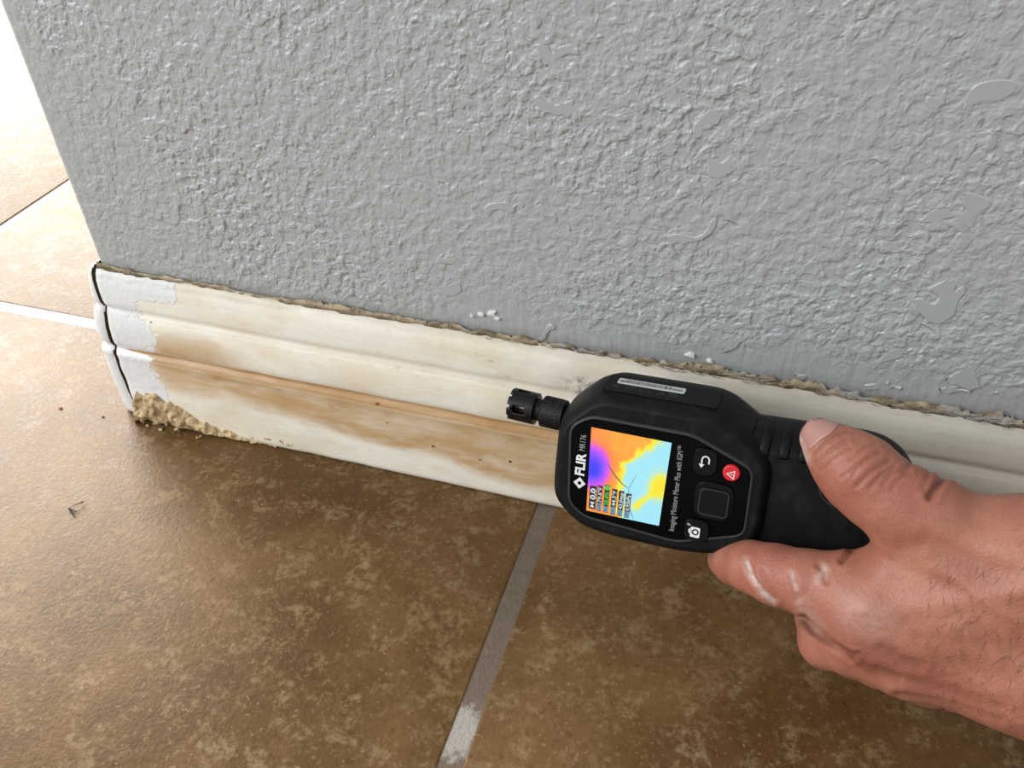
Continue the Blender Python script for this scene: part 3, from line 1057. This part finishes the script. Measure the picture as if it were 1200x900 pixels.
hm = 4.6
flank_lines([((3.6, hm - 1.3), (6.4, hm + 1.2)), ((6.4, hm - 1.3), (3.6, hm + 1.2)), ((4, hm + .9), (6, hm + .9)), ((4.2, hm + .9), (4.5, hm - .9)), ((5.8, hm + .9), (5.5, hm - .9))])
flank_lines(arcseg(10.4, hm, 1.2, 0, 360, 14) + [((10.4, hm), (12.6, hm + 1))])
flank_lines(arcseg(15.6, hm, 1.25, 75, 285) + arcseg(18.6, hm, 1.25, 75, 285) + [((17.5, hm), (18.6, hm))])
flank_lines([((20.6, hm - 1.2), (23.6, hm - 1.2)), ((20.6, hm - 1.2), (22.1, hm + 1.2)), ((22.1, hm + 1.2), (23.6, hm - 1.2)), ((22.1, hm - .5), (22.1, hm + .5))])
for w_ in (1.5, .8):
    pts = [(26.4 - w_, hm - w_ * .85), (26.4 + w_, hm - w_ * .85), (26.4 + w_, hm + w_ * .85), (26.4 - w_, hm + w_ * .85)]
    flank_lines(list(zip(pts, pts[1:] + pts[:1])))

# --- grip ribs on the handle's shoulder
for sx in (52.5, 58.8, 65.2, 71.5):
    sx *= SC
    vv = []
    pts = [(-.2, -3.2), (-2.5, -4.0), (-4.9, -6.6), (-6.8, -11), (-7.8, -17), (-7.6, -24)]
    for i, (tt, dd) in enumerate(pts):
        for q_ in range(8):
            a = 2 * math.pi * q_ / 8
            f_ = 0.6 + .6 * math.sin(math.pi * (i + .3) / 6)
            vv.append(D(sx + 1.9 * math.cos(a), tt + .75 * f_ * math.sin(a) * -0.9, dd + .75 * f_ * math.sin(a) * .5))
    ff = [(i * 8 + q_, i * 8 + (q_ + 1) % 8, (i + 1) * 8 + (q_ + 1) % 8, (i + 1) * 8 + q_) for i in range(5) for q_ in range(8)]
    o = mesh('grip_rib', vv, ff + [tuple(range(8)), tuple(range(40, 48))[::-1]], M_rubber, meter)
    bm = bmesh.new(); bm.from_mesh(o.data); bmesh.ops.recalc_face_normals(bm, faces=bm.faces); bm.to_mesh(o.data); bm.free()

# round ring on the handle's face, half hidden by the thumb
cs, ct = st_of(983, 574, -3.5)
vv = []
for i in range(36):
    a = 2 * math.pi * i / 36
    for q_ in range(8):
        c2 = 2 * math.pi * q_ / 8
        vv.append(D(cs + (6.0 + .45 * math.cos(c2)) * math.cos(a), ct + (6.0 + .45 * math.cos(c2)) * math.sin(a), -3.35 + .45 * math.sin(c2)))
mesh('handle_ring', vv, [(i * 8 + q_, ((i + 1) % 36) * 8 + q_, ((i + 1) % 36) * 8 + (q_ + 1) % 8, i * 8 + (q_ + 1) % 8) for i in range(36) for q_ in range(8)], M_rim, meter)
plate('handle_disc', circ(cs, ct, 5.6, 28), -4.2, -3.3, M_plastic, meter, .2)

# --- probe: knurled collar, neck, slotted sensor cap
pa, pb = st_of(648, 484, -19), st_of(606, 474, -19)
pa, pb = np.array(pa), np.array(pb)
pdir = (pb - pa) / np.linalg.norm(pb - pa)
pn = np.array([-pdir[1], pdir[0]])


def probe_pt(h, r, a):
    q = pa + pdir * h + pn * r * math.cos(a)
    return D(q[0], q[1], -19 + r * math.sin(a))


def lathe(name, prof, mat, n=48, fn=None):
    vv = []
    for h, r in prof:
        for i in range(n):
            vv.append(probe_pt(h, r + (fn(h, i) if fn else 0), 2 * math.pi * i / n))
    ff = [(l * n + i, l * n + (i + 1) % n, (l + 1) * n + (i + 1) % n, (l + 1) * n + i) for l in range(len(prof) - 1) for i in range(n)]
    ff += [tuple(range(n)), tuple((len(prof) - 1) * n + i for i in range(n))[::-1]]
    o = mesh(name, vv, ff, mat, meter)
    bm = bmesh.new(); bm.from_mesh(o.data); bmesh.ops.recalc_face_normals(bm, faces=bm.faces); bm.to_mesh(o.data); bm.free()
    autosmooth(o, 45)
    return o


RP = 6.4
PRB = [(-6, RP * .97), (4.0, RP * .97)]
kn = [(-5, RP * .95)] + [(-3 + .4 * i, RP * .95) for i in range(18)] + [(4.3, RP * .85)]
lathe('probe_collar', kn, M_knurl, 60, lambda h, i: (0.22 if (i + int(round(h / .4))) % 2 else -0.05) if -3 <= h < 4 else 0)
lathe('probe_neck', [(3.5, RP * .70), (9.0, RP * .70)], M_probe, 32)
# cap: a tube with four long windows and a toothed end
n, hh = 72, np.linspace(7.2, 17.4, 22)
bm = bmesh.new()
ro, ri = RP * 1.0, RP * .84
vo = [[bm.verts.new(probe_pt(h, ro * (0.93 if j in (0,) else 1) , 2 * math.pi * i / n)) for i in range(n)] for j, h in enumerate(hh)]
def solid(i, j):
    a = (i % 18) - 9 + .5
    h = (hh[j] + hh[j + 1]) / 2
    x_ = (h - 12.5) / 2.9
    y_ = a / 2.9
    if abs(x_) < 1 and abs(y_) < 1 and (abs(x_) < .55 or ((abs(x_) - .55) / .45) ** 2 + y_ ** 2 < 1):
        return False
    if h > 16.2 and (i % 9) >= 6:
        return False
    return True
for j in range(len(hh) - 1):
    for i in range(n):
        if solid((i + 9) % n, j):
            bm.faces.new((vo[j][i], vo[j][(i + 1) % n], vo[j + 1][(i + 1) % n], vo[j + 1][i]))
for v in [v for v in bm.verts if not v.link_faces]:
    bm.verts.remove(v)
cap = from_bm('probe_cap', bm, M_probe, meter, True)
md = cap.modifiers.new('thickness', 'SOLIDIFY')
md.thickness = 0.0011
md.offset = -1
lathe('probe_cap_base', [(6.6, RP * .86), (6.9, RP * 1.0), (8.2, RP * 1.0), (8.2, RP * .5)], M_probe, 48)
lathe('probe_end_disc', [(15.6, RP * .8), (16.0, RP * .8), (16.6, RP * .3)], M_probe, 32)
sen = np.array([(8, 2.6), (15.5, 2.6)])
sensor = lathe('sensor_element', [(8, 2.9), (15.2, 2.9)], M_metal, 8)

# ------------------------------------------------------------------ hand
def depth_of(p): return (p - CP) @ CF


def node(px, py, d, rpx):
    p = at(px, py, d)
    return p, rpx * depth_of(p) / FPX


PALM = [[(1018, 700, 13, 50), (1225, 680, 14, 70)], [(1040, 735, 12, 52), (1220, 715, 12, 76)], [(1072, 772, 7, 43), (1220, 778, 12, 76)],
        [(1205, 655, 14, 68), (1520, 790, 14, 92)], [(1205, 777, 12, 75), (1500, 900, 12, 100)], [(1070, 640, 12, 36), (1130, 690, 13, 52)],
        [(1520, 790, 14, 92), (1900, 955, 14, 128)], [(1500, 900, 12, 100), (1880, 1070, 12, 138)],
        [(1085, 748, -5, 38), (1200, 730, 0, 60)]]
FINGERS = [
    # thumb
    [[(958, 511, 4, 17.5), (963, 516, 5, 23), (984, 535, 9, 36), (1006, 554, 12, 45), (1030, 577, 13, 44), (1056, 592, 14, 46), (1092, 612, 14, 50), (1140, 640, 13, 56), (1205, 652, 14, 67)]],
    # index: runs along the lower edge, then turns behind the meter
    [[(1018, 704, 12, 50), (985, 694, 12, 43), (950, 684, 11, 38), (908, 673, 8, 34), (880, 664, 4, 29), (862, 660, -3, 25)], [(862, 660, -3, 25), (853, 656, -16, 21), (851, 641, -32, 19)]],
    # middle
    [[(1060, 765, 6, 46), (1000, 756, 2, 35), (968, 752, -5, 30)], [(968, 752, -5, 30), (955, 702, -26, 26), (968, 640, -45, 23), (990, 602, -46, 20)]],
    # ring
    [[(1090, 785, -1, 42), (1030, 772, -12, 32), (1000, 765, -24, 28)], [(1000, 765, -24, 28), (985, 708, -43, 24), (1005, 650, -49, 21)]],
    # little
    [[(1120, 795, -8, 38), (1070, 785, -24, 28), (1045, 775, -34, 24)], [(1045, 775, -34, 24), (1030, 722, -46, 21), (1045, 668, -50, 19)]],
]
VOX = 0.0007
allp = [node(*q) for ch in PALM for q in ch] + [node(*q) for f_ in FINGERS for ch in f_ for q in ch]
lo = np.min([p - r for p, r in allp], 0) - .004
hi = np.max([p + r for p, r in allp], 0) + .004
hi[0] = min(hi[0], 0.585)          # the forearm is cut off well outside the frame
shape = np.ceil((hi - lo) / VOX).astype(int)
AX = [lo[i] + VOX * np.arange(shape[i]) for i in range(3)]
BIG = 0.03


def capsule_field(out, a, ra, c, rc2, k_):
    """blend a round cone into the field inside its neighbourhood only"""
    R_ = max(ra, rc2) + k_ + 0.004
    mn, mx = np.minimum(a, c) - R_, np.maximum(a, c) + R_
    sl = []
    for i in range(3):
        i0 = int(max(0, (mn[i] - lo[i]) / VOX)); i1 = int(min(shape[i], (mx[i] - lo[i]) / VOX + 1))
        if i1 <= i0:
            return
        sl.append(slice(i0, i1))
    X, Y, Z = np.meshgrid(AX[0][sl[0]], AX[1][sl[1]], AX[2][sl[2]], indexing='ij', sparse=True)
    ba = c - a
    L2 = ba @ ba + 1e-12
    tt = np.clip(((X - a[0]) * ba[0] + (Y - a[1]) * ba[1] + (Z - a[2]) * ba[2]) / L2, 0, 1)
    dd = np.sqrt((X - a[0] - tt * ba[0]) ** 2 + (Y - a[1] - tt * ba[1]) ** 2 + (Z - a[2] - tt * ba[2]) ** 2) - (ra + (rc2 - ra) * tt)
    sub = out[tuple(sl)]
    h_ = np.clip(k_ - np.abs(sub - dd), 0, None) / k_
    out[tuple(sl)] = np.minimum(sub, dd) - h_ * h_ * k_ * .25


def merge(a, c, k_):
    h_ = np.clip(k_ - np.abs(a - c), 0, None) / k_
    return np.minimum(a, c) - h_ * h_ * k_ * .25


def chain(out, ch, k_):
    ns = [node(*q) for q in ch]
    for (a, ra), (c, rc2) in zip(ns[:-1], ns[1:]):
        capsule_field(out, a, ra, c, rc2, k_)


palm = np.full(shape, BIG, np.float32)
for ch in PALM:
    chain(palm, ch, 0.010)
field = palm.copy()
for f_ in FINGERS:
    ff_ = np.full(shape, BIG, np.float32)
    for ch in f_:
        chain(ff_, ch, 0.003)
    field = merge(field, merge(ff_, palm, 0.008), 0.0012)
    del ff_


def surface_nets(v, org, h):
    s = v < 0
    nx, ny, nz = v.shape
    cnt = np.zeros((nx - 1, ny - 1, nz - 1), np.uint8)
    for dx in (0, 1):
        for dy in (0, 1):
            for dz in (0, 1):
                cnt += s[dx:nx - 1 + dx, dy:ny - 1 + dy, dz:nz - 1 + dz]
    act = np.argwhere((cnt > 0) & (cnt < 8))
    idx = np.full(cnt.shape, -1, np.int32)
    idx[tuple(act.T)] = np.arange(len(act))
    acc = np.zeros((len(act), 3)); num = np.zeros(len(act))
    cs_ = [(0, 0, 0), (1, 0, 0), (0, 1, 0), (1, 1, 0), (0, 0, 1), (1, 0, 1), (0, 1, 1), (1, 1, 1)]
    val = [v[act[:, 0] + a, act[:, 1] + b2, act[:, 2] + c2] for a, b2, c2 in cs_]
    for i in range(8):
        for j in range(i + 1, 8):
            df = np.array(cs_[j]) - np.array(cs_[i])
            if np.abs(df).sum() != 1:
                continue
            mk = (val[i] < 0) != (val[j] < 0)
            tt = np.where(mk, val[i] / np.where(mk, val[i] - val[j], 1), 0)
            acc += np.where(mk[:, None], np.array(cs_[i]) + tt[:, None] * df, 0)
            num += mk
    pts = org + h * (act + acc / num[:, None])
    quads = []
    for ax in range(3):
        o1, o2 = (ax + 1) % 3, (ax + 2) % 3
        sl0 = [slice(None)] * 3; sl1 = [slice(None)] * 3
        sl0[ax] = slice(0, -1); sl1[ax] = slice(1, None)
        e = np.argwhere(s[tuple(sl0)] != s[tuple(sl1)])
        e = e[(e[:, o1] > 0) & (e[:, o2] > 0) & (e[:, o1] < v.shape[o1] - 1) & (e[:, o2] < v.shape[o2] - 1)]
        inside = s[tuple(e.T)]
        u1 = np.zeros(3, int); u1[o1] = 1
        u2 = np.zeros(3, int); u2[o2] = 1
        c0, c1, c2, c3 = e - u1 - u2, e - u2, e, e - u1
        q4 = np.stack([idx[tuple(c_.T)] for c_ in (c0, c1, c2, c3)], 1)
        q4[~inside] = q4[~inside][:, ::-1]
        quads.append(q4)
    q4 = np.concatenate(quads)
    return pts, q4[(q4 >= 0).all(1)]


field[-1] = field[-2] = 0.0005          # closes the cut through the forearm
HV, HQ = surface_nets(field, lo, VOX)
del field, palm
# light smoothing
E_ = np.concatenate([HQ[:, [0, 1]], HQ[:, [1, 2]], HQ[:, [2, 3]], HQ[:, [3, 0]]])
def smooth(vv, it, f_):
    deg = np.zeros(len(vv)); np.add.at(deg, E_[:, 0], 1); np.add.at(deg, E_[:, 1], 1)
    for _ in range(it):
        s = np.zeros_like(vv)
        np.add.at(s, E_[:, 0], vv[E_[:, 1]]); np.add.at(s, E_[:, 1], vv[E_[:, 0]])
        vv = vv * (1 - f_) + f_ * s / deg[:, None]
    return vv
HV = smooth(HV, 4, .5)


def normals(vv):
    a = vv[HQ[:, 2]] - vv[HQ[:, 0]]; c = vv[HQ[:, 3]] - vv[HQ[:, 1]]
    fn = np.cross(a, c)
    n_ = np.zeros_like(vv)
    for i in range(4):
        np.add.at(n_, HQ[:, i], fn)
    return n_ / (np.linalg.norm(n_, axis=1)[:, None] + 1e-12)


HN = normals(HV)
def outward_fix():
    global HQ, HN
    c = HV.mean(0)
    vol = np.einsum('ij,ij->i', HV[HQ[:, 0]] - c, np.cross(HV[HQ[:, 2]] - HV[HQ[:, 0]], HV[HQ[:, 3]] - HV[HQ[:, 1]])).sum()
    if vol < 0:
        HQ = HQ[:, ::-1]
        HN = -HN
outward_fix()
# marks of the skin are laid out over the back of the hand as it faces the room
PXY = np.stack([600 + FPX * ((HV - CP) @ CR) / ((HV - CP) @ CF), 450 - FPX * ((HV - CP) @ CU) / ((HV - CP) @ CF)], 1)
VIEW = CP - HV
VIEW /= np.linalg.norm(VIEW, axis=1)[:, None]
FACE = np.clip((np.einsum('ij,ij->i', HN, VIEW) + .15) * 3, 0, 1)


def dist_poly(pts):
    best = np.full(len(PXY), 1e9)
    for a, c in zip(pts[:-1], pts[1:]):
        a, c = np.array(a, float), np.array(c, float)
        ba = c - a
        tt = np.clip(((PXY - a) @ ba) / (ba @ ba), 0, 1)
        best = np.minimum(best, np.linalg.norm(PXY - a - tt[:, None] * ba, axis=1))
    return best


def z2(*p): return [(800 + x / 3, 440 + y / 3) for x, y in p]
def z3(*p): return [(800 + x / 3, 600 + y / 3) for x, y in p]


CREASES = [  # polyline, half width px, depth mm, tint
    (z2((455, 275), (490, 235), (540, 205), (580, 195)), 2.2, .32, .6), (z2((462, 305), (510, 258), (575, 225)), 2.2, .3, .5), (z2((480, 330), (530, 285), (590, 255)), 2.2, .28, .45),
    (z2((600, 345), (640, 300), (690, 270)), 2.6, .28, .4), (z2((610, 390), (660, 340), (725, 300)), 2.6, .28, .4), (z2((660, 395), (700, 350), (740, 325)), 3, .25, .3),
    (z2((470, 318), (515, 272), (580, 240)), 1.8, .2, .35), (z2((455, 290), (500, 245), (560, 212)), 1.8, .2, .35), (z2((590, 300), (640, 255), (680, 240)), 2.0, .2, .3), (z2((560, 360), (610, 320), (660, 290)), 2.0, .2, .3), (z2((700, 385), (735, 345), (765, 330)), 2.2, .25, .35), (z2((735, 400), (765, 360), (800, 345)), 2.2, .25, .3),
    (z2((870, 425), (890, 390), (918, 358)), 4.5, .9, 1.0), (z2((780, 335), (800, 310), (822, 300)), 3.5, .35, .4), (z2((845, 400), (860, 360), (870, 335)), 3, .25, .3),
    (z2((1010, 372), (1040, 395), (1100, 410)), 4, .3, .35),
    (z2((225, 655), (250, 720), (290, 765), (318, 795)), 3.5, .5, .3), (z2((275, 690), (300, 740), (330, 780)), 3.0, .3, .3),
    (z2((385, 705), (392, 745), (405, 785)), 3.5, .35, .3), (z2((480, 670), (500, 690), (505, 725)), 3.5, .4, .5), (z2((560, 650), (590, 615), (622, 578)), 3.5, .6, .9),
    (z3((425, 375), (455, 415), (500, 450), (550, 478), (600, 505)), 4.0, .8, .9), (z3((600, 505), (640, 540), (700, 575), (760, 592)), 5, .4, .5),
    (z3((600, 520), (615, 505), (622, 492)), 3, .3, .5), (z3((690, 560), (800, 600), (900, 625), (1010, 660), (1120, 690)), 7, .4, .22), (z3((760, 640), (860, 655), (1000, 690), (1120, 730)), 5, .5, .3),
    (z3((700, 470), (760, 520), (830, 540)), 6, .4, .25),
    (z3((985, 430), (995, 500), (1020, 560)), 6, .16, .12), (z3((1020, 400), (1060, 440), (1080, 520)), 6, .16, .12), (z3((1100, 430), (1130, 500), (1150, 590)), 6, .16, .1),
    (z3((780, 130), (860, 110), (950, 140), (1040, 190), (1150, 220)), 12, .5, .12),
]
BUMPS = [  # ridges: tendons, veins, knuckles
    (z3((640, 330), (760, 340), (900, 330), (1060, 300), (1190, 280)), 14, .7), (z3((620, 440), (760, 470), (900, 480), (1100, 520)), 12, .6),
    (z3((700, 150), (690, 240), (650, 330)), 16, .7), (z3((600, 400), (700, 400)), 26, 1.0), (z3((740, 610), (900, 660), (1190, 745)), 8, .6),
    (z3((880, 200), (980, 240), (1100, 340), (1190, 380)), 8, .6), (z2((760, 300), (830, 330), (900, 370), (1060, 400)), 14, .5), (z2((560, 300), (620, 300)), 26, .8),
    (z2((330, 650), (420, 690)), 18, .5), (z3((800, 420), (900, 400), (1000, 430)), 10, .4)]
off = np.zeros(len(HV))
crz = np.zeros(len(HV))
for pts, wd, dp, tint in CREASES:
    d_ = dist_poly(pts)
    gss = np.exp(-(d_ / wd) ** 2)
    off -= .001 * dp * 1.7 * gss * FACE
    off += .0004 * dp * np.exp(-((d_ - wd * 2.2) / wd) ** 2) * FACE
    crz = np.maximum(crz, gss * tint * FACE)
for pts, wd, hgt_ in BUMPS:
    off += .001 * hgt_ * np.exp(-(dist_poly(pts) / wd) ** 2) * FACE
HV2 = HV + HN * off[:, None]
hand_me = bpy.data.meshes.new('person')
hand_me.from_pydata(HV2.tolist(), [], HQ.tolist())
hand_me.update()
redv = np.exp(-(dist_poly([(960, 600), (1010, 560), (1060, 580)]) / 40) ** 2) * .8 + np.exp(-(dist_poly([(880, 665), (960, 700)]) / 34) ** 2) * .9 + np.exp(-(dist_poly([(960, 760), (1060, 790), (1200, 845)]) / 24) ** 2) * .6 + .25 * np.exp(-(dist_poly([(1000, 720), (1030, 730)]) / 30) ** 2)
dustv = np.zeros(len(HV))
for pts, wd, am in [(z2((222, 655), (245, 715), (285, 770), (318, 797)), 3.2, 1.0), (z2((480, 720), (500, 680)), 6, .6), (z2((385, 700), (400, 750)), 3.5, .7), (z2((415, 220), (425, 270), (438, 300)), 5, .9),
                    (z3((600, 350), (690, 380)), 22, .30), (z3((420, 320), (470, 400)), 10, .35)]:
    dustv = np.maximum(dustv, am * np.exp(-(dist_poly(pts) / wd) ** 2) * FACE)
for nm, arr in (('red', redv), ('dust', dustv), ('crease', crz)):
    at_ = hand_me.attributes.new(nm, 'FLOAT', 'POINT')
    at_.data.foreach_set('value', np.clip(arr, 0, 1).astype(np.float32))
hand = link_mesh('person', hand_me, M_skin)
tag(hand, 'bare left hand and wrist reaching in, thumb and fingers gripping the black meter', 'person')

# thumbnail: a thin curved plate lying on the thumb tip
bvh = BVHTree.FromPolygons([tuple(v) for v in HV2], [tuple(map(int, q)) for q in HQ])
cut = [np.array(p) for p in z2((556, 168), (520, 192), (480, 218), (448, 262))]      # root of the nail
fre = [np.array(p) for p in z2((520, 146), (478, 146), (440, 166), (418, 206))]      # free edge
NA, NB = 15, 11
def along(pl_, u):
    q = u * (len(pl_) - 1); i = min(int(q), len(pl_) - 2); f_ = q - i
    return pl_[i] * (1 - f_) + pl_[i + 1] * f_
front = []
for i in range(NA):
    for j in range(NB):
        u, v = i / (NA - 1), j / (NB - 1)
        v_ = v
        bulge = math.sin(math.pi * u)
        p = along(cut, u) * (1 - v_) + along(fre, u) * v_ + np.array([3.0, 3.0]) * bulge * (1 - v_)
        r = CF + (p[0] - 600) / FPX * CR + (450 - p[1]) / FPX * CU
        h_ = bvh.ray_cast(Vector(CP), Vector(r).normalized())
        if h_[0] is None:
            h_ = bvh.find_nearest(Vector(CP + r * depth_of(at(962, 514, 8))))
        front.append(h_[0] + h_[1] * (0.00055 * (math.sin(math.pi * min(max(u, .06), .94)) ** .5) * (0.35 + .65 * min(1, v * 3))))
fc = np.array(front)
low_ = [Vector(v) - Vector(VIEW[0]) * .0011 for v in front]
nf = len(front)
ff = grid_faces(NA, NB)
ring_i = [i * NB for i in range(NA)] + [(NA - 1) * NB + j for j in range(1, NB)] + [i * NB + NB - 1 for i in range(NA - 2, -1, -1)] + [j for j in range(NB - 2, 0, -1)]
ff2 = ff + [tuple(nf + i for i in f_)[::-1] for f_ in ff] + [(a, c, nf + c, nf + a) for a, c in zip(ring_i, ring_i[1:] + ring_i[:1])]
nail = mesh('thumbnail', list(front) + low_, ff2, M_nail, hand)
bm = bmesh.new(); bm.from_mesh(nail.data); bmesh.ops.recalc_face_normals(bm, faces=bm.faces); bm.to_mesh(nail.data); bm.free()
nail['label'] = 'short pink thumbnail'

# fine dark hairs on the wrist
bm = bmesh.new()
cand = np.where((PXY[:, 0] > 1085) & (PXY[:, 0] < 1260) & (PXY[:, 1] > 660) & (PXY[:, 1] < 850) & (FACE > .5))[0]
RNG.shuffle(cand)
for vi in cand[:170]:
    p, n_ = Vector(HV2[vi]), Vector(HN[vi])
    dirv = (Vector(-CU) * random.uniform(.3, 1.0) + Vector(CR) * random.uniform(-.9, .3)).normalized()
    dirv = (dirv - n_ * dirv.dot(n_)).normalized()
    L_ = random.uniform(.003, .008)
    strand(bm, [p, p + dirv * L_ * .5 + n_ * .0009, p + dirv * L_ + n_ * random.uniform(.0002, .0012)], 0.000055)
hr = from_bm('arm_hair', bm, M_hair, hand)
hr['kind'] = 'stuff'

# ------------------------------------------------------------------ small litter on the floor
def on_floor(px, py, z=0.0):
    r = CF + (px - 600) / FPX * CR + (450 - py) / FPX * CU
    return CP + r * ((z - CP[2]) / r[2])


bm = bmesh.new()
strand(bm, [tuple(on_floor(98, 588, .0012)), tuple(on_floor(90, 591, .0022)), tuple(on_floor(81, 596, .0010))], 0.00035, 6)
strand(bm, [tuple(on_floor(81, 596, .0010)), tuple(on_floor(84, 600, .0006)), tuple(on_floor(88, 606, .0005))], 0.0006, 6)
strand(bm, [tuple(on_floor(81, 596, .0010)), tuple(on_floor(90, 600, .0007)), tuple(on_floor(92, 597, .0006))], 0.0003, 6)
tag(from_bm('debris_scrap', bm, M_debris, None, True), 'tiny bent black wisp of debris lying on the sunlit tile', 'debris')
def crumb(px, py, s, mat, label):
    bm = bmesh.new()
    p = on_floor(px, py)
    bmesh.ops.create_icosphere(bm, subdivisions=2, radius=1, matrix=Matrix.Translation((p[0], p[1], s * .45)) @ Matrix.Diagonal((s * 1.4, s, s * .6, 1)))
    for v in bm.verts:
        v.co += Vector((random.uniform(-1, 1), random.uniform(-1, 1), 0)) * s * .18
    tag(from_bm('floor_crumb', bm, mat), label, 'crumb')
crumb(71, 479, .0009, M_crumb, 'small rust orange crumb on the floor tile beside the baseboard corner')
crumb(121, 489, .0006, M_debris, 'dark speck of dirt on the floor right below the baseboard corner')
